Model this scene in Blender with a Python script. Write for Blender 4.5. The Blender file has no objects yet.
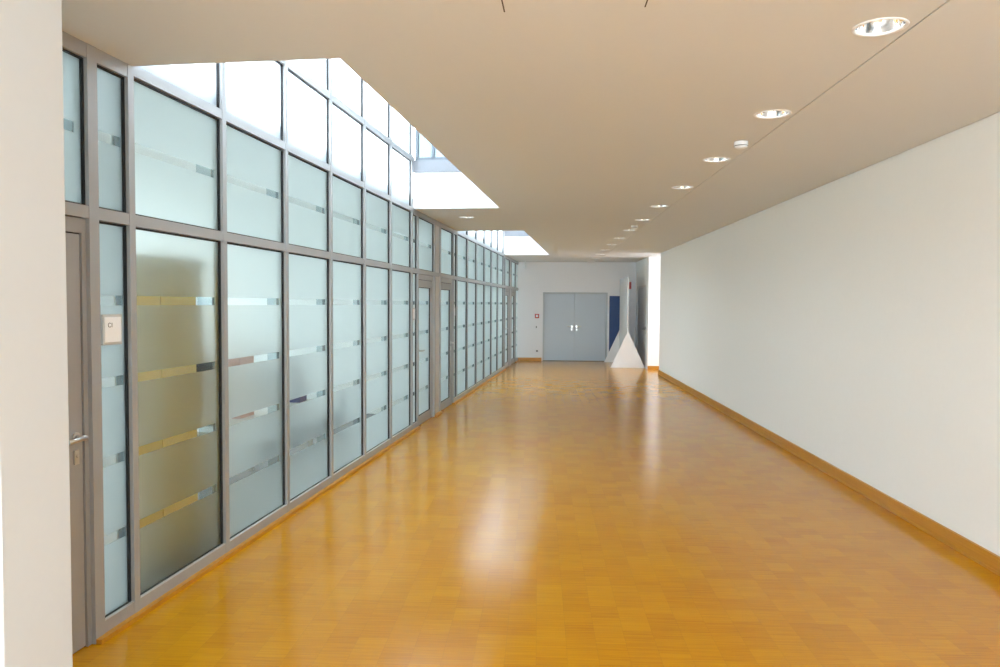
import bpy, bmesh, math, random
from mathutils import Vector, Matrix
random.seed(7)
S = bpy.context.scene
COL = S.collection

# ------------------------------------------------------------ camera, sky, light, exposure
F_PX = 760.0
PITCH, YAW, ROLL, CAM_H = .0393, .0506, .0057, 1.7
cam = bpy.data.cameras.new('camera'); cam.sensor_width = 36; cam.lens = F_PX/1000*36
cam.clip_start = .05; cam.clip_end = 300
camo = bpy.data.objects.new('camera', cam); COL.objects.link(camo)
camo.matrix_world = (Matrix.Translation((0, 0, CAM_H)) @ Matrix.Rotation(YAW, 4, 'Z')
                     @ Matrix.Rotation(math.pi/2-PITCH, 4, 'X') @ Matrix.Rotation(ROLL, 4, 'Z'))
S.camera = camo
S.view_settings.view_transform = 'Standard'; S.view_settings.look = 'None'
S.view_settings.gamma = 1; S.view_settings.use_curve_mapping = False
S.view_settings.exposure = 1.46
try:
    S.cycles.use_denoising = True; S.cycles.denoiser = 'OPENIMAGEDENOISE'
    S.cycles.max_bounces = 14; S.cycles.diffuse_bounces = 8; S.cycles.glossy_bounces = 5
    S.cycles.transmission_bounces = 10; S.cycles.transparent_max_bounces = 16
    S.cycles.sample_clamp_indirect = 6
except Exception: pass

world = bpy.data.worlds.new('overcast_sky'); S.world = world; world.use_nodes = True
wn = world.node_tree; wn.nodes['Background'].inputs[0].default_value = (.88, .95, 1.0, 1)
wn.nodes['Background'].inputs[1].default_value = 3.2
world.cycles.sampling_method = 'AUTOMATIC'

def area(name, loc, rot, sx, sy, power, col=(1, 1, 1)):
    l = bpy.data.lights.new(name, 'AREA'); l.shape = 'RECTANGLE'; l.size = sx; l.size_y = sy
    l.energy = power; l.color = col
    o = bpy.data.objects.new(name, l); o.location = loc; o.rotation_euler = rot; COL.objects.link(o)
    return o

# ------------------------------------------------------------ place geometry constants
HC = 2.942; YF = 22.68; XR = 2.942; YB = -4.0
PHI, DL = .0826, 2.470
U = Vector((math.sin(PHI), math.cos(PHI), 0)); N = Vector((math.cos(PHI), -math.sin(PHI), 0))
def W(s, t, z):                       # s along the glass wall, t out of it into the corridor
    return N*(t-DL) + U*s + Vector((0, 0, z))
def P(x, y, z): return Vector((x, y, z))
WROT = -PHI

# daylight standing in the void, the offices and the hall behind the viewer
def wall_area(name, s, t, z, facing, sx, sy, power, col=(1, 1, 1)):
    loc = W(s, t, z)
    d = N*facing
    o = area(name, loc, (0, 0, 0), sx, sy, power, col)
    o.rotation_euler = d.to_track_quat('-Z', 'Z').to_euler()
    return o
OFFICES = [(-1.0, 3.73), (3.78, 11.28), (11.34, 15.95), (16.0, 20.6), (20.65, 23.3)]
for a, b in OFFICES:
    wall_area('daylight_office_window', (a+b)/2, -4.25, 1.75, 1, b-a-.6, 1.6, (b-a)*(9 if a > 0 else 1.2), (.96, .99, .97))
area('daylight_hall_window', (0.2, YB-.3, 1.7), (math.pi/2, 0, 0), 4.6, 2.2, 155, (.84, .92, 1))
area('daylight_side_passage', (5.0, 19.32, 1.6), (0, math.pi/2, 0), 2.2, 1.2, 15, (.86, .90, 1))

# ------------------------------------------------------------ helpers
MATS = {}
def mat(name, col, rough=.6, metal=0, spec=.5, noise=0, nscale=60, bump=0):
    if name in MATS: return MATS[name]
    m = bpy.data.materials.new(name); m.use_nodes = True; nt = m.node_tree
    b = nt.nodes['Principled BSDF']
    b.inputs['Base Color'].default_value = (*col, 1); b.inputs['Roughness'].default_value = rough
    b.inputs['Metallic'].default_value = metal; b.inputs['Specular IOR Level'].default_value = spec
    tc = nt.nodes.new('ShaderNodeTexCoord'); nz = nt.nodes.new('ShaderNodeTexNoise')
    nz.inputs['Scale'].default_value = nscale; nz.inputs['Detail'].default_value = 3
    nt.links.new(tc.outputs['Object'], nz.inputs['Vector'])
    k = noise if noise else .03
    mx = nt.nodes.new('ShaderNodeMix'); mx.data_type = 'RGBA'
    mx.inputs['A'].default_value = (*[c*(1-k) for c in col], 1); mx.inputs['B'].default_value = (*[min(1, c*(1+k)) for c in col], 1)
    nt.links.new(nz.outputs['Fac'], mx.inputs['Factor']); nt.links.new(mx.outputs['Result'], b.inputs['Base Color'])
    if bump:
        bp = nt.nodes.new('ShaderNodeBump'); bp.inputs['Strength'].default_value = bump; bp.inputs['Distance'].default_value = .002
        nt.links.new(nz.outputs['Fac'], bp.inputs['Height']); nt.links.new(bp.outputs['Normal'], b.inputs['Normal'])
    MATS[name] = m; return m

def emis(name, col, st):
    m = bpy.data.materials.new(name); m.use_nodes = True; nt = m.node_tree; nt.nodes.clear()
    e = nt.nodes.new('ShaderNodeEmission'); e.inputs[0].default_value = (*col, 1); e.inputs[1].default_value = st
    o = nt.nodes.new('ShaderNodeOutputMaterial'); nt.links.new(e.outputs[0], o.inputs[0]); MATS[name] = m; return m

def mixmat(name, parts):
    """parts: list of (weight, kind, colour, roughness) mixed together"""
    m = bpy.data.materials.new(name); m.use_nodes = True; nt = m.node_tree; nt.nodes.clear()
    out = nt.nodes.new('ShaderNodeOutputMaterial'); prev = None; tot = 0
    for w, kind, col, r in parts:
        n = nt.nodes.new({'transparent': 'ShaderNodeBsdfTransparent', 'translucent': 'ShaderNodeBsdfTranslucent',
                          'refraction': 'ShaderNodeBsdfRefraction', 'glossy': 'ShaderNodeBsdfAnisotropic',
                          'diffuse': 'ShaderNodeBsdfDiffuse'}[kind])
        n.inputs['Color'].default_value = (*col, 1)
        if kind in ('refraction', 'glossy'): n.inputs['Roughness'].default_value = r
        if kind == 'refraction': n.inputs['IOR'].default_value = 1.25
        tot += w
        if prev is None: prev = n
        else:
            x = nt.nodes.new('ShaderNodeMixShader'); x.inputs[0].default_value = w/tot
            nt.links.new(prev.outputs[0], x.inputs[1]); nt.links.new(n.outputs[0], x.inputs[2]); prev = x
    nt.links.new(prev.outputs[0], out.inputs[0]); MATS[name] = m; return m

class MB:
    def __init__(self): self.bm = bmesh.new()
    def hexa(self, pts, mi=0):
        v = [self.bm.verts.new(p) for p in pts]
        for f in ((0, 3, 2, 1), (4, 5, 6, 7), (0, 1, 5, 4), (1, 2, 6, 5), (2, 3, 7, 6), (3, 0, 4, 7)):
            self.bm.faces.new([v[i] for i in f]).material_index = mi
        return self
    def box(self, fn, a0, a1, b0, b1, c0, c1, mi=0):
        return self.hexa([fn(a0, b0, c0), fn(a1, b0, c0), fn(a1, b1, c0), fn(a0, b1, c0),
                          fn(a0, b0, c1), fn(a1, b0, c1), fn(a1, b1, c1), fn(a0, b1, c1)], mi)
    def tube(self, p0, p1, r, n=14, r2=None, mi=0):
        p0, p1 = Vector(p0), Vector(p1); d = (p1-p0).normalized(); q = d.to_track_quat('Z', 'X')
        r2 = r if r2 is None else r2; A = []; B = []
        for i in range(n):
            a = 2*math.pi*i/n; o = q @ Vector((math.cos(a), math.sin(a), 0))
            A.append(self.bm.verts.new(p0+o*r)); B.append(self.bm.verts.new(p1+o*r2))
        for i in range(n):
            f = self.bm.faces.new((A[i], A[(i+1) % n], B[(i+1) % n], B[i])); f.smooth = True; f.material_index = mi
        self.bm.faces.new(A[::-1]).material_index = mi; self.bm.faces.new(B).material_index = mi
        return self
    def lathe(self, c, prof, n=40, mi=0):   # prof: (radius, z) open profile
        rings = []
        for r, z in prof:
            rings.append([self.bm.verts.new((c[0]+r*math.cos(2*math.pi*i/n), c[1]+r*math.sin(2*math.pi*i/n), c[2]+z)) for i in range(n)])
        for a, b in zip(rings, rings[1:]):
            for i in range(n):
                f = self.bm.faces.new((a[i], a[(i+1) % n], b[(i+1) % n], b[i])); f.smooth = True; f.material_index = mi
        return self
    def prism(self, pts0, pts1, mi=0):
        A = [self.bm.verts.new(p) for p in pts0]; B = [self.bm.verts.new(p) for p in pts1]; n = len(A)
        self.bm.faces.new(A[::-1]).material_index = mi; self.bm.faces.new(B).material_index = mi
        for i in range(n): self.bm.faces.new((A[i], A[(i+1) % n], B[(i+1) % n], B[i])).material_index = mi
        return self
    def build(self, name, m, parent=None, bevel=0):
        bmesh.ops.recalc_face_normals(self.bm, faces=self.bm.faces)
        me = bpy.data.meshes.new(name)
        vs = [v.co for v in self.bm.verts]
        lo = Vector([min(v[i] for v in vs) for i in range(3)]); hi = Vector([max(v[i] for v in vs) for i in range(3)])
        org = Vector(((lo.x+hi.x)/2, (lo.y+hi.y)/2, lo.z))
        bmesh.ops.translate(self.bm, verts=self.bm.verts, vec=-org)
        self.bm.to_mesh(me); self.bm.free()
        for x in (m if isinstance(m, (list, tuple)) else [m]): me.materials.append(x)
        o = bpy.data.objects.new(name, me); COL.objects.link(o)
        o['_w'] = list(org)
        if parent is not None:
            o.parent = parent; o.location = org-Vector(parent['_w'])
        else: o.location = org
        if bevel:
            b = o.modifiers.new('bevel', 'BEVEL'); b.width = bevel; b.segments = 2; b.limit_method = 'ANGLE'
        return o

def empty(name, loc):
    o = bpy.data.objects.new(name, None); o.empty_display_size = .1; o.location = loc
    o['_w'] = list(loc); COL.objects.link(o); return o
def tag(o, label, cat, group=None):
    o['label'] = label; o['category'] = cat
    if group: o['group'] = group
    return o
def struct(o, label=None):
    o['kind'] = 'structure'
    if label: o['label'] = label
    return o

# ------------------------------------------------------------ materials
M_wall = mat('white_wall_paint', (.90, .915, .925), .75, spec=.2, noise=.012, nscale=25, bump=.05)
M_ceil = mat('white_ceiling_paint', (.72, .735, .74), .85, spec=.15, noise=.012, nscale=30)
M_far = mat('far_wall_paint', (.86, .865, .90), .75, spec=.2, noise=.015, nscale=30)
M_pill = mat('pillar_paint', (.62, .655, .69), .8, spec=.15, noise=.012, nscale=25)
M_alu = mat('bronze_grey_anodised_aluminium', (.385, .385, .39), .42, metal=.2, spec=.5, noise=.03, nscale=120)
M_alu2 = mat('silver_aluminium', (.62, .62, .62), .4, metal=.4)
M_gask = mat('black_rubber_gasket', (.015, .015, .017), .7)
M_steel = mat('brushed_steel', (.62, .60, .58), .28, metal=1)
M_doorgrey = mat('pale_blue_grey_door_paint', (.56, .64, .73), .45, noise=.02)
M_doorframe = mat('grey_door_frame_paint', (.50, .55, .60), .5)
M_sidegrey = mat('light_grey_door_paint', (.72, .73, .75), .5)
M_white = mat('matt_white_board', (.94, .95, .99), .5)
M_plastic = mat('white_plastic', (.88, .90, .93), .4)
M_red = mat('alarm_red_plastic', (.55, .04, .03), .4)
M_blue = mat('dark_blue_panel', (.015, .06, .22), .45, noise=.1, nscale=3)
M_black = mat('black_print', (.02, .02, .02), .6)
M_dark = mat('dark_joint', (.10, .085, .07), .9)
M_carpet = mat('grey_office_carpet', (.25, .27, .30), .95, noise=.15, nscale=200)
M_off = mat('white_office_paint', (.80, .83, .84), .8, noise=.01)
M_cab = mat('oak_cabinet_veneer', (.66, .48, .17), .5, noise=.12, nscale=6)
M_desk = mat('pale_desk_laminate', (.75, .74, .72), .5)
M_pink = mat('pale_pink_card', (.72, .50, .48), .6)
M_navy = mat('navy_card', (.05, .08, .22), .6)
M_lampglow = emis('lamp_glow', (1, .98, .94), 3.5)
M_refl = mat('specular_reflector', (.80, .82, .85), .12, metal=1)

M_frost = mixmat('frosted_glass', [(.60, 'refraction', (.915, .955, .96), .50), (.28, 'translucent', (.90, .965, .96), 0), (.03, 'glossy', (1, 1, 1), .15)])
M_frost_up = mixmat('frosted_clerestory_glass', [(.5, 'translucent', (.95, .98, 1), 0), (.5, 'transparent', (.93, .97, 1), 0), (.02, 'glossy', (1, 1, 1), .1)])
M_clear = mixmat('clear_glass', [(.94, 'transparent', (.95, .985, .98), 0), (.06, 'glossy', (1, 1, 1), .02)])
M_dimglass = mixmat('daylight_dimming_glass', [(.94, 'transparent', (.77, .79, .77), 0), (.06, 'glossy', (1, 1, 1), .03)])  # tint added to cut the daylight that enters the offices
M_blueglass = mixmat('pale_blue_window_glass', [(.94, 'transparent', (.30, .345, .37), 0), (.06, 'glossy', (1, 1, 1), .05)])
M_tint = mixmat('tinted_clear_glass', [(.90, 'transparent', (.76, .84, .86), 0), (.06, 'glossy', (1, 1, 1), .04)])

# mosaic parquet: square blocks of thin strips all running across the corridor
def parquet():
    m = bpy.data.materials.new('mosaic_parquet'); m.use_nodes = True; nt = m.node_tree; L = nt.links
    b = nt.nodes['Principled BSDF']
    def node(t, **k):
        n = nt.nodes.new(t)
        for a, v in k.items(): setattr(n, a, v)
        return n
    def math_(op, a, b2=None):
        n = node('ShaderNodeMath', operation=op)
        for i, v in enumerate((a, b2)):
            if v is None: continue
            if isinstance(v, (int, float)): n.inputs[i].default_value = v
            else: L.new(v, n.inputs[i])
        return n.outputs[0]
    g = node('ShaderNodeNewGeometry'); sp = node('ShaderNodeSeparateXYZ'); L.new(g.outputs['Position'], sp.inputs[0])
    x, y = sp.outputs[0], sp.outputs[1]
    colx = math_('FLOOR', math_('DIVIDE', x, .150))
    wn0 = node('ShaderNodeTexWhiteNoise', noise_dimensions='1D'); L.new(colx, wn0.inputs['W'])
    ysh = math_('ADD', y, math_('MULTIPLY', math_('FLOOR', math_('MULTIPLY', wn0.outputs['Value'], 2.0)), .08))
    rowy = math_('FLOOR', math_('DIVIDE', ysh, .160))
    cb = node('ShaderNodeCombineXYZ'); L.new(colx, cb.inputs[0]); L.new(rowy, cb.inputs[1])
    wb = node('ShaderNodeTexWhiteNoise', noise_dimensions='3D'); L.new(cb.outputs[0], wb.inputs['Vector'])
    strip = math_('FLOOR', math_('DIVIDE', ysh, .008))
    cs = node('ShaderNodeCombineXYZ'); L.new(colx, cs.inputs[0]); L.new(strip, cs.inputs[1]); cs.inputs[2].default_value = 7
    ws = node('ShaderNodeTexWhiteNoise', noise_dimensions='3D'); L.new(cs.outputs[0], ws.inputs['Vector'])
    # grain drawn out along the strips
    mp = node('ShaderNodeMapping'); mp.inputs['Scale'].default_value = (5, 110, 1); L.new(g.outputs['Position'], mp.inputs[0])
    gn = node('ShaderNodeTexNoise'); gn.inputs['Scale'].default_value = 1; gn.inputs['Detail'].default_value = 4; L.new(mp.outputs[0], gn.inputs['Vector'])
    big = node('ShaderNodeTexNoise'); big.inputs['Scale'].default_value = .9; big.inputs['Detail'].default_value = 2; L.new(g.outputs['Position'], big.inputs['Vector'])
    v = math_('ADD', math_('ADD', math_('MULTIPLY', wb.outputs['Value'], .20), math_('MULTIPLY', ws.outputs['Value'], .18)), math_('MULTIPLY', gn.outputs['Fac'], .58))
    cr = node('ShaderNodeValToRGB'); e = cr.color_ramp.elements
    e[0].position = .12; e[0].color = (.43, .155, .0015, 1)
    e[1].position = .92; e[1].color = (.66, .335, .004, 1)
    c2 = cr.color_ramp.elements.new(.52); c2.color = (.56, .245, .002, 1)
    L.new(v, cr.inputs[0])
    hs = node('ShaderNodeHueSaturation'); L.new(cr.outputs[0], hs.inputs['Color'])
    L.new(math_('ADD', .495, math_('MULTIPLY', big.outputs['Fac'], .012)), hs.inputs['Hue'])
    # fine dark joints between blocks
    fx = math_('FRACT', math_('DIVIDE', x, .150)); fy = math_('FRACT', math_('DIVIDE', ysh, .160))
    j = math_('MAXIMUM', math_('LESS_THAN', fx, .012), math_('LESS_THAN', fy, .010))
    mx = node('ShaderNodeMix', data_type='RGBA'); L.new(math_('MULTIPLY', j, .22), mx.inputs['Factor'])
    L.new(hs.outputs[0], mx.inputs['A']); mx.inputs['B'].default_value = (.16, .07, .015, 1)
    L.new(mx.outputs['Result'], b.inputs['Base Color'])
    b.inputs['Roughness'].default_value = .18
    b.inputs['Specular IOR Level'].default_value = .27
    return m
M_floor = parquet()

def timber():
    m = bpy.data.materials.new('skirting_timber'); m.use_nodes = True; nt = m.node_tree; L = nt.links
    b = nt.nodes['Principled BSDF']; g = nt.nodes.new('ShaderNodeNewGeometry')
    mp = nt.nodes.new('ShaderNodeMapping'); mp.inputs['Scale'].default_value = (60, 2, 90); L.new(g.outputs['Position'], mp.inputs[0])
    n = nt.nodes.new('ShaderNodeTexNoise'); n.inputs['Scale'].default_value = 1; n.inputs['Detail'].default_value = 4; L.new(mp.outputs[0], n.inputs['Vector'])
    cr = nt.nodes.new('ShaderNodeValToRGB'); cr.color_ramp.elements[0].color = (.42, .165, .012, 1); cr.color_ramp.elements[1].color = (.62, .30, .03, 1)
    L.new(n.outputs['Fac'], cr.inputs[0]); L.new(cr.outputs[0], b.inputs['Base Color']); b.inputs['Roughness'].default_value = .35
    return m
M_timber = timber()

# ------------------------------------------------------------ floor, ceiling, walls
fl = MB()
fl.hexa([W(-4.5, -.10, -.12), P(6.4, YB-.3, -.12), P(6.4, YF+.1, -.12), W(22.7, -.10, -.12),
         W(-4.5, -.10, 0), P(6.4, YB-.3, 0), P(6.4, YF+.1, 0), W(22.7, -.10, 0)])
# left edge follows the glass wall
struct(fl.build('floor', M_floor), 'glossy honey coloured mosaic parquet floor')

OP1 = (3.775, 9.84); OP2 = (12.93, 19.35); TW = 1.135; TC = .14
cx, r_l = 1.51, .105
LY = [-1.15, .405, 1.96] + [3.52+1.5575*i for i in range(13)]
ce = MB()
BX0, BX1 = cx-.14, 1.652
def slab(x0, x1, y0, y1): ce.box(P, x0, x1, y0, y1, HC, HC+TC)
def lineX(s0, t): # x on the line parallel to the glass wall at offset t for a given y
    a = W(0, t, 0); b = W(1, t, 0); return lambda yy: a.x+(b.x-a.x)*(yy-a.y)/(b.y-a.y)
xe = lineX(0, TW)
yend = YF+.1
# strip left of the lamp band down to the opening edge line
ce.hexa([P(xe(YB), YB, HC), P(BX0, YB, HC), P(BX0, yend, HC), P(xe(yend), yend, HC),
         P(xe(YB), YB, HC+TC), P(BX0, YB, HC+TC), P(BX0, yend, HC+TC), P(xe(yend), yend, HC+TC)])
# along the glass wall: solid ceiling between the two openings; the small lamp between them sits in a hole
def wslab(s0, s1, t0=-.16, t1=TW): ce.box(W, s0, s1, t0, t1, HC, HC+TC)
wslab(-4.6, OP1[0]); wslab(OP2[1], 23.2)
LS, LT = 10.86, .52          # lamp between the openings, in wall coordinates
wslab(OP1[1], LS-.14); wslab(LS+.14, OP2[0]); wslab(LS-.14, LS+.14, -.16, LT-.14); wslab(LS-.14, LS+.14, LT+.14, TW)
def ring(fn, a, b, h, r, n=32):      # square plate with a round hole
    def edge(th):
        c, s = math.cos(th), math.sin(th); k = h/max(abs(c), abs(s)); return c*k, s*k
    for i in range(n):
        t0, t1 = 2*math.pi*i/n+math.pi/4, 2*math.pi*(i+1)/n+math.pi/4
        e0, e1 = edge(t0), edge(t1); c0 = (r*math.cos(t0), r*math.sin(t0)); c1 = (r*math.cos(t1), r*math.sin(t1))
        ce.hexa([fn(a+c0[0], b+c0[1], HC), fn(a+e0[0], b+e0[1], HC), fn(a+e1[0], b+e1[1], HC), fn(a+c1[0], b+c1[1], HC),
                 fn(a+c0[0], b+c0[1], HC+TC), fn(a+e0[0], b+e0[1], HC+TC), fn(a+e1[0], b+e1[1], HC+TC), fn(a+c1[0], b+c1[1], HC+TC)])
ring(W, LS, LT, .14, r_l)
prev = YB
for y in LY:
    slab(BX0, BX0+.28, prev, y-.14); ring(P, cx, y, .14, r_l); prev = y+.14
slab(BX0, BX0+.28, prev, yend); slab(BX0+.28, BX1, YB, yend) if BX0+.28 < BX1 else None
slab(1.661, XR-.012, YB, 18.66); slab(1.661, 6.4, 18.66, yend)
ce.box(P, 1.60, 1.72, YB, yend, HC+TC, HC+TC+.02)            # closes the joint above
ce.box(P, XR-.05, XR+.10, YB, 18.66, HC+TC, HC+TC+.02)
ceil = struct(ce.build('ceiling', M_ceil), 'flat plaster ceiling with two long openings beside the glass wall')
# two short slits in the ceiling near the top of the view
q0, q1 = P(-.20, 2.2, HC), P(-.155, 3.287, HC)
t_ = MB(); t_.hexa([q0+P(-.003, 0, -.001), q0+P(.003, 0, -.001), q1+P(.003, 0, -.001), q1+P(-.003, 0, -.001), q0+P(-.003, 0, .002), q0+P(.003, 0, .002), q1+P(.003, 0, .002), q1+P(-.003, 0, .002)])
struct(t_.build('trim_1', M_dark))
q0, q1 = P(.434, 2.2, HC), P(.434, 3.253, HC)
t_ = MB(); t_.hexa([q0+P(-.003, 0, -.001), q0+P(.003, 0, -.001), q1+P(.003, 0, -.001), q1+P(-.003, 0, -.001), q0+P(-.003, 0, .002), q0+P(.003, 0, .002), q1+P(.003, 0, .002), q1+P(-.003, 0, .002)])
struct(t_.build('trim_2', M_dark))

# right wall and the opening at its far end
struct(MB().box(P, XR, XR+.2, YB, 18.66, 0, HC+TC).build('wall_right', M_wall), 'long plain white wall')
XS = 2.86; YJ = 20.03
w = MB()   # white wall end past the side passage, then the side wall holding a grey door
DY0, DY1, DZ = 20.45, 22.35, 2.22
w.box(P, XS, XS+.35, YJ, DY0, 0, HC); w.box(P, XS, XS+.35, DY1, YF, 0, HC); w.box(P, XS, XS+.35, DY0, DY1, DZ, HC)
w.box(P, XS+.35, 6.4, YJ, YJ+.15, 0, HC)
struct(w.build('wall_side', M_wall), 'white wall end and side wall at the far right')
struct(MB().box(P, XR+.2, 6.4, 18.46, 18.66, 0, HC).build('wall_passage', M_wall))
struct(MB().box(P, 6.3, 6.4, 18.66, 20.03, 0, .9).box(P, 6.3, 6.4, 18.66, 20.03, 2.5, HC).build('wall_passage_end', M_wall))

# far wall with the double door opening
D0x, D1x, Dz = .126, 2.041, 2.045
w = MB(); y0, y1 = YF, YF+.25
w.box(P, -1.2, D0x, y0, y1, 0, HC+TC); w.box(P, D1x, 6.4, y0, y1, 0, HC+TC); w.box(P, D0x, D1x, y0, y1, Dz, HC+TC)
struct(w.build('wall_far', M_far), 'white end wall around the double door')
# behind the viewer: wall with a wide window, left end wall, and the white wall return by the near door
w = MB()
w.box(P, -2.75, 6.4, YB-.2, YB, 0, .55); w.box(P, -2.75, 6.4, YB-.2, YB, 2.85, HC+TC)
w.box(P, -2.75, -2.2, YB-.2, YB, .55, 2.85); w.box(P, 2.6, 6.4, YB-.2, YB, .55, 2.85)
struct(w.build('wall_back', M_wall))
w = empty('window_1', (0.2, YB-.1, .55))
f = MB()
for x in (-2.2, -1.0, .2, 1.4, 2.56): f.box(P, x-.0, x+.05, YB-.14, YB-.06, .55, 2.85)
f.box(P, -2.2, 2.6, YB-.14, YB-.06, .55, .61); f.box(P, -2.2, 2.6, YB-.14, YB-.06, 2.79, 2.85)
f.build('window_frame', M_alu, w); MB().box(P, -2.2, 2.6, YB-.105, YB-.095, .6, 2.8).build('window_pane', M_clear, w); struct(w)
struct(MB().box(P, -2.95, -2.75, YB-.2, 2.05, 0, HC+TC).build('wall_rear_left', M_wall))
XP = -1.497
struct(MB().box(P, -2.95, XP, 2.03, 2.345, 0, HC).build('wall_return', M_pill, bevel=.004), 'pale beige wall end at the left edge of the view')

# skirting
struct(MB().box(P, XR-.022, XR, YB, 18.66, 0, .112).box(P, XR-.026, XR, YB, 18.66, 0, .02).build('baseboard_right', M_timber, bevel=.002), 'timber skirting board')
struct(MB().box(P, -.70, D0x-.03, YF-.02, YF, 0, .095).build('baseboard_far', M_timber, bevel=.002))
struct(MB().box(P, XS-.0, 6.3, YJ-.02, YJ, 0, .095).build('baseboard_side', M_timber, bevel=.002))

# ------------------------------------------------------------ the glass wall
Z1, Z2, Z3, Z4, ZT = 2.132, 2.925, 3.585, 4.30, 5.0
TD = -.085     # depth of the aluminium sections
m1 = [3.753+i*1.0 for i in range(7)]
m2 = [12.88+i*1.04 for i in range(7)]
e2 = m2[-1]
doors = [(2.43, 3.43, 'r'), (10.09, 11.10, 'l'), (11.54, 12.55, 'r'), (e2+.32, e2+1.33, 'l'), (e2+1.70, e2+2.71, 'r')]
side = [(3.45, 3.753), (9.753, 10.07), (12.57, 12.88), (e2, e2+.30), (e2+2.73, 22.62)]
posts = [1.9, 2.40, 3.445] + m1 + [10.075, 11.12, 11.52, 12.565] + m2 + [e2+.305, e2+1.35, e2+1.68, e2+2.725]
fr = MB()
def up(s): return OP1[0]-.1 < s < OP1[1]+.1 or OP2[0]-.1 < s < OP2[1]+.1
for s in posts:
    hw = .036 if s < 3.5 else .025
    fr.box(W, s-hw, s+hw, TD, 0, 0, ZT if up(s) else HC)
def trans(s0, s1, z, h=.030, t1=-.003): fr.box(W, s0, s1, TD, t1, z-h, z+h)
S0, S1 = 1.9, 22.62
trans(S0, S1, Z1)
trans(S0, OP1[0], HC-.035, .035); trans(OP1[1], OP2[0], HC-.035, .035); trans(OP2[1], S1, HC-.035, .035)
for a, b in (OP1, OP2):
    for z in (Z2, Z3, Z4, ZT-.03): trans(a-.02, b+.03, z)
glz = [(m1[0], m1[-1]), (m2[0], m2[-1])] + side
for a, b in glz: fr.box(W, a-.03, b+.0, TD, -.002, .022, .085)
struct(fr.build('wall_left', M_alu), 'grey aluminium mullions and rails of the long frosted glass wall')
# timber sill strips below the glazed runs (not below doors)
sl = MB()
for a, b in ((3.41, 10.10), (12.53, e2+.33), (e2+2.70, 22.6)):
    sl.box(W, a, b, -.09, .032, 0, .024)
sl.box(W, 11.10, 11.54, -.09, .032, 0, .024)
struct(sl.build('baseboard_left', M_timber), 'orange timber strip under the glass wall')
sl = MB(); sl.box(W, 11.14, 11.50, TD, -.02, 0, HC); sl.box(W, e2+1.37, e2+1.66, TD, -.02, 0, HC)
struct(sl.build('wall_left_panels', mat('pinkish_grey_infill', (.58, .58, .59), .5)))

BANDS = [.476, .880, 1.286, 1.705]; BH = .0255
wn_ = [1]
def pane_set(par, a, b, z0, z1, bands, t=-.036, gask=.008, m=None):
    g = MB(); gt0, gt1 = t-.012, t+.016
    g.box(W, a, a+gask, gt0, gt1, z0, z1); g.box(W, b-gask, b, gt0, gt1, z0, z1)
    g.box(W, a, b, gt0, gt1, z0, z0+.006); g.box(W, a, b, gt0, gt1, z1-gask, z1)
    g.build('gasket', M_gask, par)
    if z0 < .1: MB().box(W, a, b, -.026, -.004, z0, z0+.005).build('rail_lip_highlight', M_alu2, par)  # light caught on the rail's top lip, painted as a paler metal strip
    a += .006; b -= .006; z0 += .004; z1 -= .006
    fp = MB(); cl = MB(); ti = MB(); zz = z0; h = .005; w_ = b-a
    hasb = False
    for bz in bands:
        if not z0 < bz < z1: continue
        hasb = True
        fp.box(W, a, b, t-h, t, zz, bz-BH)
        c0, c1, c2 = a+.02*w_, a+.73*w_, a+.95*w_
        fp.box(W, a, c0, t-h, t, bz-BH, bz+BH); fp.box(W, c2, b, t-h, t, bz-BH, bz+BH)
        cl.box(W, c0, c1, t-h, t, bz-BH, bz+BH); ti.box(W, c1, c2, t-h, t, bz-BH, bz+BH)
        zz = bz+BH
    fp.box(W, a, b, t-h, t, zz, z1)
    fp.build('frosted_pane', m or M_frost, par)
    if hasb: cl.build('clear_band', M_clear, par); ti.build('tinted_band', M_tint, par)
def bay(a, b, upper):
    wn_[0] += 1
    e = empty('window_%d' % wn_[0], W((a+b)/2, -.045, .085)); struct(e)
    a += .026; b -= .026
    pane_set(e, a, b, .085, Z1-.033, BANDS)
    pane_set(e, a, b, Z1+.033, (Z2-.033) if upper else HC-.07, [2.53])
    if upper:
        for z0, z1 in ((Z2, Z3), (Z3, Z4), (Z4, ZT-.03)): pane_set(e, a, b, z0+.033, z1-.033, [], m=M_frost_up)
    return e
for i in range(6): bay(m1[i], m1[i+1], True)
for i in range(6): bay(m2[i], m2[i+1], True)
for a, b in side: bay(a, b, False)
for a, b, k in doors:                       # fanlights over the doors
    wn_[0] += 1; e = empty('window_%d' % wn_[0], W((a+b)/2, -.045, Z1)); struct(e)
    pane_set(e, a+.02, b-.02, Z1+.033, HC-.07, [2.53])

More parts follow.
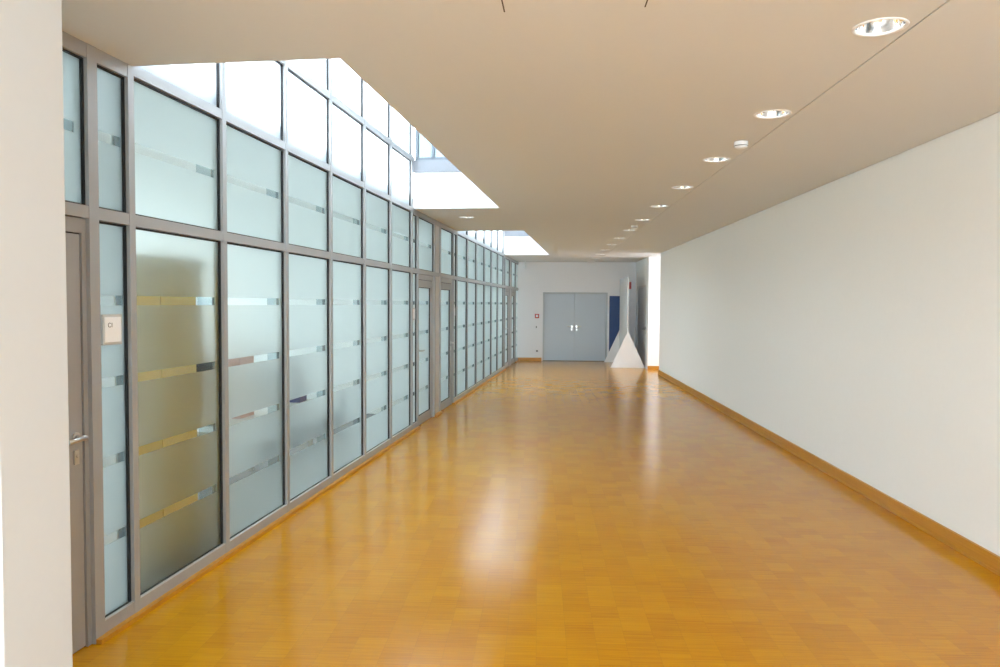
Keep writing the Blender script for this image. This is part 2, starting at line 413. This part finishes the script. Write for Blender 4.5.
for i, (a, b, k) in enumerate(doors):
    e = empty('door_%d' % (i+1), W((a+b)/2, -.05, 0)); struct(e)
    zt = Z1-.034
    f = MB(); f.box(W, a, a+.05, -.10, -.022, 0, zt); f.box(W, b-.05, b, -.10, -.022, 0, zt); f.box(W, a+.05, b-.05, -.10, -.022, zt-.07, zt)
    f.build('door_frame', M_alu, e)
    a2, b2 = a+.055, b-.055; st = .09 if i else .125; zt2 = zt-.076
    f = MB(); f.box(W, a2, a2+st, -.095, -.030, .006, zt2); f.box(W, b2-st, b2, -.095, -.030, .006, zt2)
    f.box(W, a2+st, b2-st, -.095, -.030, zt2-.10, zt2); f.box(W, a2+st, b2-st, -.095, -.030, .006, .13)
    f.build('door_leaf', M_alu, e, bevel=.002)
    MB().box(W, a+.048, a+.057, -.099, -.034, 0, zt2+.004).box(W, b-.057, b-.048, -.099, -.034, 0, zt2+.004).box(W, a+.05, b-.05, -.099, -.034, zt2+.0, zt2+.008).build('door_seal', M_gask, e)
    pane_set(e, a2+st, b2-st, .13, zt2-.10, BANDS, t=-.055, gask=.008)
    hs = (a2+.05) if k == 'l' else (b2-.05); dr = 1 if k == 'l' else -1
    h = MB(); h.tube(W(hs, -.03, 1.045), W(hs, .03, 1.045), .011); h.tube(W(hs, .028, 1.045), W(hs+dr*.125, .028, 1.045), .0105)
    h.tube(W(hs, -.031, 1.045), W(hs, -.022, 1.045), .026, 20)
    h.build('door_handle', M_steel, e)
    MB().box(W, hs-.016, hs+.016, -.031, -.022, .915, .985).tube(W(hs, -.023, .955), W(hs, -.016, .955), .008).build('lock_plate', M_steel, e, bevel=.002)

# ------------------------------------------------------------ light wells above the ceiling openings
HW = 3.42; CAP = 3.575
for k, (a, b) in enumerate((OP1, OP2)):
    w = MB()
    w.box(W, a-.15, b+.15, TW, TW+.15, HC+TC, ZT+.1)               # side
    w.box(W, a-.12, a, -.0, TW, HC+TC, ZT+.1)                      # near end
    w.box(W, b, b+.12, -.0, TW, HC+TC, HW)                        # low far end
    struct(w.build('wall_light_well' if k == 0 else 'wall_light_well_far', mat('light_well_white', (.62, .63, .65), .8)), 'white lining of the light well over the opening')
    c = MB(); c.box(W, b-.02, b+.22, -.02, TW, HW, CAP)
    struct(c.build('trim_%d' % (3+k), mat('pale_grey_capping', (.20, .21, .235), .5)), 'pale grey capping on the low white wall of the light well')
    wn_[0] += 1; e = empty('window_%d' % wn_[0], W(b+.1, .5, CAP)); struct(e)
    f = MB()
    for t in (.0, .22, .42, .64, .86, TW-.04): f.box(W, b+.06, b+.12, t, t+.035, CAP, ZT)
    f.box(W, b+.06, b+.12, 0, TW, CAP, CAP+.05); f.box(W, b+.06, b+.12, 0, TW, ZT-.05, ZT); f.box(W, b+.06, b+.12, 0, TW, 4.2, 4.25)
    f.build('window_frame', mat('pale_window_frame', (.14, .17, .20), .5), e)
    MB().box(W, b+.085, b+.093, .02, TW-.02, CAP+.04, ZT-.04).build('window_pane', M_blueglass, e)
    # glass roof
    wn_[0] += 1; e = empty('window_%d' % wn_[0], W((a+b)/2, .5, ZT+.1)); struct(e)
    f = MB(); f.box(W, a-.15, b+.15, -.12, -.04, ZT+.0, ZT+.16); f.box(W, a-.15, b+.15, TW, TW+.08, ZT+.1, ZT+.16)
    s = a-.1
    while s < b+.15: f.box(W, s, s+.05, -.04, TW, ZT+.1, ZT+.16); s += 1.0
    f.build('window_frame', M_alu, e)
    MB().box(W, a-.1, b+.1, -.04, TW, ZT+.12, ZT+.128).build('window_pane', M_clear, e)

# ------------------------------------------------------------ offices behind the glass wall
TB = -4.0
struct(MB().box(W, -1.1, 23.4, TB-.2, -.10, -.12, -.004).build('floor_offices', M_carpet))
struct(MB().box(W, -1.1, 23.4, TB-.2, -.09, HC+.02, HC+.16).build('ceiling_offices', M_off))
p = MB()
for s0, s1 in ((-1.15, -1.0), (3.73, 3.78), (11.28, 11.34), (15.95, 16.0), (20.6, 20.65), (23.3, 23.4)): p.box(W, s0, s1, TB, -.10, -.004, HC+.02)
struct(p.build('wall_office_partitions', M_off))
p = MB(); p.box(W, -1.1, 23.4, TB-.2, TB, -.004, .85); p.box(W, -1.1, 23.4, TB-.2, TB, 2.6, HC+.02)
for a, b in OFFICES: p.box(W, a, a+.3, TB-.2, TB, .85, 2.6); p.box(W, b-.3, b, TB-.2, TB, .85, 2.6)
struct(p.build('wall_office_outer', M_off))
for a, b in OFFICES:
    wn_[0] += 1; e = empty('window_%d' % wn_[0], W((a+b)/2, TB-.1, .85)); struct(e)
    f = MB(); n = max(2, int((b-a)/1.1)); w_ = (b-a-.6)/n
    for i in range(n+1): f.box(W, a+.3+i*w_-.03, a+.3+i*w_+.03, TB-.13, TB-.05, .85, 2.6)
    f.box(W, a+.3, b-.3, TB-.13, TB-.05, .85, .91); f.box(W, a+.3, b-.3, TB-.13, TB-.05, 2.54, 2.6)
    f.build('window_frame', M_plastic, e); MB().box(W, a+.3, b-.3, TB-.095, TB-.087, .88, 2.57).build('window_pane', M_dimglass, e)
# furniture glimpsed through the clear bands
e = empty('office_cabinet', W(4.30, -.4, 0)); tag(e, 'tall brown wooden cabinet behind the first wide frosted pane', 'cabinet')
CA, CB, CT = 4.02, 4.86, -.27
MB().box(W, CA, CB, -.60, CT-.02, .08, 1.98).build('body', M_cab, e, bevel=.004)
MB().box(W, CA+.03, CB-.03, -.57, CT-.05, -.003, .08).build('plinth', M_black, e)
for a, b in ((CA+.004, (CA+CB)/2-.003), ((CA+CB)/2+.003, CB-.004)):
    d = MB().box(W, a, b, CT-.02, CT, .09, 1.97).build('door', M_cab, e, bevel=.002)
    MB().tube(W((a+b)/2, CT+.006, 1.0), W((a+b)/2, CT+.006, 1.14), .006).build('handle', M_steel, d)
e = empty('office_desk', W(6.3, -.8, 0)); tag(e, 'pale office desk glimpsed through the clear bands of the second and third wide panes', 'desk')
MB().box(W, 5.3, 7.3, -1.1, -.35, .70, .73).build('desktop', M_desk, e, bevel=.003)
for s_ in (5.34, 7.22):
    for t in (-1.06, -.43): MB().box(W, s_, s_+.04, t, t+.04, -.003, .70).build('leg', M_steel, e)
tag(MB().box(W, 5.95, 6.20, -.75, -.50, .73, 1.36).build('storage_box', M_pink, bevel=.004), 'pale pink box on the desk behind the second wide frosted pane', 'box')
e = empty('computer_monitor', W(5.65, -.6, .73)); tag(e, 'dark computer monitor on the desk behind the second wide frosted pane', 'monitor')
MB().box(W, 5.45, 5.85, -.63, -.60, .90, 1.28).build('screen', M_black, e, bevel=.003)
MB().box(W, 5.62, 5.68, -.62, -.60, .735, .91).build('stem', M_steel, e); MB().box(W, 5.54, 5.76, -.70, -.52, .73, .742).build('base', M_steel, e)
tag(MB().box(W, 7.0, 7.18, -.62, -.42, .73, .98).build('storage_box', M_navy, bevel=.004), 'small dark blue box on the desk behind the third wide frosted pane', 'box')

# ------------------------------------------------------------ room signs
def text_mesh(name, txt, size, mtx, m, parent):
    c = bpy.data.curves.new(name, 'FONT'); c.body = txt; c.size = size; c.extrude = .0006; c.align_x = 'CENTER'; c.align_y = 'CENTER'
    o = bpy.data.objects.new(name, c); COL.objects.link(o)
    dg = bpy.context.evaluated_depsgraph_get(); me = bpy.data.meshes.new_from_object(o.evaluated_get(dg))
    bpy.data.objects.remove(o); bpy.data.curves.remove(c)
    org = Vector(mtx.translation); R = mtx.to_3x3().to_4x4(); me.transform(R)
    me.materials.clear(); me.materials.append(m)
    o = bpy.data.objects.new(name, me); COL.objects.link(o); o.parent = parent; o.location = org-Vector(parent['_w']); return o
WM = Matrix((( U.x, 0, N.x, 0), (U.y, 0, N.y, 0), (0, 1, 0, 0), (0, 0, 0, 1)))   # text plane on the glass wall
def sign(s, z, txt, label, hw=.077):
    e = empty('room_sign', W(s, -.038, z-.08)); tag(e, label, 'sign')
    MB().box(W, s-hw, s+hw, -.045, -.018, z-.078, z+.078).build('frame', M_alu2, e, bevel=.002)
    MB().box(W, s-hw+.012, s+hw-.012, -.020, -.0155, z-.064, z+.064).build('plate', M_plastic, e)
    if txt:
        m = WM.copy(); m.translation = W(s-.022, -.0150, z+.022); text_mesh('lettering', txt, .034, m, M_black, e)
    return e
sign(3.600, 1.556, 'C1', 'square room sign on the narrow frosted pane beside the nearest door')
sign(9.905, 1.556, '', 'square room sign just before the second glass door from the left')
sign(12.72, 1.556, '', 'square room sign just beyond the third glass door from the left', .06)

# ------------------------------------------------------------ double door in the far wall
e = empty('door_6', (1.08, YF, 0)); struct(e, 'grey double door in the far wall')
f = MB(); g = .045
f.box(P, D0x, D0x+g, YF+.01, YF+.14, 0, Dz); f.box(P, D1x-g, D1x, YF+.01, YF+.14, 0, Dz); f.box(P, D0x+g, D1x-g, YF+.01, YF+.14, Dz-g, Dz)
f.build('door_frame', M_doorframe, e)
mid = (D0x+D1x)/2-.02
for a, b, h in ((D0x+g+.004, mid-.003, mid-.075), (mid+.003, D1x-g-.004, mid+.075)):
    d = MB().box(P, a, b, YF+.05, YF+.10, .012, Dz-g-.005).build('door_leaf', M_doorgrey, e, bevel=.003)
    sg = -1 if h < mid else 1
    hh = MB(); hh.tube(P(h, YF+.05, 1.03), P(h, YF-.005, 1.03), .011); hh.tube(P(h, YF-.003, 1.03), P(h+sg*.13, YF-.003, 1.03), .011)
    hh.tube(P(h, YF+.05, 1.03), P(h, YF+.042, 1.03), .035, 20).tube(P(h, YF+.05, .94), P(h, YF+.042, .94), .028, 20)
    d2 = hh.build('door_handle', M_steel, d)
struct(MB().box(P, D0x, D1x, YF+.0, YF+.14, 0, .010).build('trim_5', M_dark))
struct(MB().box(P, D0x, D1x, YF+.15, YF+.25, 0, Dz).build('wall_behind_double_door', M_doorframe))

# grey door in the side wall
e = empty('door_7', (XS, 21.4, 0)); struct(e, 'light grey door in the side wall at the far right')
MB().box(P, XS+.0, XS+.10, DY0, DY0+.05, 0, DZ).box(P, XS+.0, XS+.10, DY1-.05, DY1, 0, DZ).box(P, XS+.0, XS+.10, DY0+.05, DY1-.05, DZ-.05, DZ).build('door_frame', M_sidegrey, e)
for a, b in ((DY0+.055, 21.40), (21.41, DY1-.055)):
    d = MB().box(P, XS+.02, XS+.07, a, b, .01, DZ-.055).build('door_leaf', M_sidegrey, e, bevel=.002)
MB().tube(P(XS+.02, 20.62, 1.03), P(XS-.05, 20.62, 1.03), .011).tube(P(XS-.05, 20.62, 1.03), P(XS-.05, 20.74, 1.03), .011).box(P, XS+.008, XS+.02, 20.60, 20.64, .9, 1.1).build('door_handle', mat('dark_door_handle', (.05, .05, .05), .4), e)

# blue panel
tag(MB().box(P, 2.094, 2.62, YF-.03, YF-.001, .02, 1.945).build('wall_panel', M_blue, bevel=.003), 'tall dark blue panel on the far wall between double door and white board', 'panel')

# white display board on two triangular supports
e = empty('display_board', (2.39, 21.5, 0)); tag(e, 'tall narrow white freestanding board on two white triangular supports', 'display board')
bp = 2.39
MB().box(P, bp-.018, bp+.018, 20.50, 22.44, .02, 2.43).build('board', mat('off_white_board', (.76, .78, .79), .5), e, bevel=.002)
for y in (20.475, 22.45):
    c = bp+.005
    MB().prism([P(c-.455, y, 0), P(c+.455, y, 0), P(c, y, .99)], [P(c-.455, y+.022, 0), P(c+.455, y+.022, 0), P(c, y+.022, .99)]).build('triangular_support', M_white, e)

# small things on the far wall
e = empty('fire_alarm_call_point', (-.047, YF, 1.275)); tag(e, 'red square fire alarm call point on the far wall left of the double door', 'fire alarm')
MB().box(P, -.110, .016, YF-.045, YF-.001, 1.275, 1.400).build('housing', M_red, e, bevel=.004)
MB().box(P, -.079, -.015, YF-.049, YF-.044, 1.306, 1.369).build('white_plate', M_plastic, e)
e = empty('light_switch', (-.045, YF, .97)); tag(e, 'small switch on the far wall below the red fire alarm', 'switch')
MB().box(P, -.085, -.005, YF-.014, YF-.001, .97, 1.05).build('cover_plate', M_plastic, e, bevel=.003); MB().box(P, -.078, -.044, YF-.022, YF-.013, .98, 1.04).build('rocker', mat('dark_grey_rocker', (.18, .18, .19), .4), e, bevel=.002)
e = empty('power_socket', (-.04, YF, .255)); tag(e, 'small grey power socket low on the far wall near the skirting', 'socket')
MB().box(P, -.080, .0, YF-.014, YF-.001, .255, .335).build('cover_plate', M_sidegrey, e, bevel=.003); MB().tube(P(-.04, YF-.013, .295), P(-.04, YF-.017, .295), .024, 20).build('outlet', M_black, e)
tag(MB().box(P, 2.52, 2.73, YF-.02, YF-.001, 2.155, 2.36).build('fire_safety_sign', M_red, bevel=.002), 'small red sign high on the far wall, just right of the white board', 'sign')
e = empty('ceiling_spotlight', (-.40, 22.1, HC-.22)); tag(e, 'small white cylindrical spotlight hanging under the ceiling near the far wall', 'spotlight')
MB().tube(P(-.40, 22.1, HC-.06), P(-.40, 22.1, HC), .012).build('stem', M_plastic, e)
MB().tube(P(-.40, 22.1, HC-.22), P(-.40, 22.1, HC-.05), .035, 20).build('lamp_body', M_plastic, e)

# ------------------------------------------------------------ recessed downlights
def downlight(c):
    e = empty('ceiling_downlight', c)
    MB().lathe(c, [(.100, .006), (.101, -.004), (.114, -.005), (.117, -.001), (.117, .0)]).build('trim_ring', M_plastic, e)
    MB().lathe(c, [(.101, .0), (.096, .03), (.086, .065), (.068, .10), (.045, .122), (.0005, .124)]).build('reflector', M_refl, e)
    b = MB()
    for dx in (-.022, .022): b.tube(c+P(dx, -.055, .085), c+P(dx, .055, .085), .010)
    b.build('bulb', M_lampglow, e)
    v = MB()
    v.box(P, c.x-.075, c.x-.071, c.y-.055, c.y+.055, c.z+.03, c.z+.06)
    v.box(P, c.x-.050, c.x-.046, c.y-.075, c.y+.075, c.z+.03, c.z+.06)
    v.build('louvre', M_sidegrey, e)
    return e
def copy_thing(o, loc):
    r = o.copy(); COL.objects.link(r); r.location = loc
    for ch in list(o.children):
        c = ch.copy(); COL.objects.link(c); c.parent = r
    return r
base = None
ords = ['first', 'second', 'third', 'fourth', 'fifth', 'sixth', 'seventh', 'eighth', 'ninth', 'tenth', 'eleventh', 'twelfth', 'last']
vis = [y for y in LY if y > 3]
base = downlight(P(cx, vis[0], HC)); 
for i, y in enumerate(vis):
    o = base if i == 0 else copy_thing(base, P(cx, y, HC))
    if i == 0: lab = 'round recessed downlight nearest the camera, largest of the row in the ceiling'
    elif i == len(vis)-1: lab = 'farthest round downlight of the ceiling row, nearest the far wall'
    else: lab = '%s round downlight from the camera in the long row beside the ceiling joint' % ords[i]
    tag(o, lab, 'downlight', 'downlights in the long ceiling row')
for y in LY[:3]:
    o = copy_thing(base, P(cx, y, HC)); tag(o, 'round recessed downlight in the ceiling behind the camera', 'downlight', 'downlights behind the camera')
lp = W(LS, LT, HC)
tag(copy_thing(base, lp), 'round downlight in the ceiling between the two light openings, above the glass doors', 'downlight')

def detector(c, label):
    e = empty('smoke_detector', c-P(0, 0, .05)); tag(e, label, 'smoke detector')
    MB().tube(c-P(0, 0, .014), c, .050, 28).build('mounting_base', M_plastic, e)
    MB().lathe(c, [(.050, -.014), (.052, -.024), (.047, -.042), (.030, -.050), (.0005, -.051)]).build('housing', M_plastic, e)
    MB().tube(c-P(0, 0, .034), c-P(0, 0, .029), .0515, 28).build('vent_slot', M_dark, e)
detector(P(1.531, 5.93, HC), 'white smoke detector on the ceiling between the second and third downlight')
detector(P(1.500, 12.15, HC), 'small distant smoke detector on the ceiling among the far downlights')

for o in bpy.data.objects:
    if '_w' in o: del o['_w']
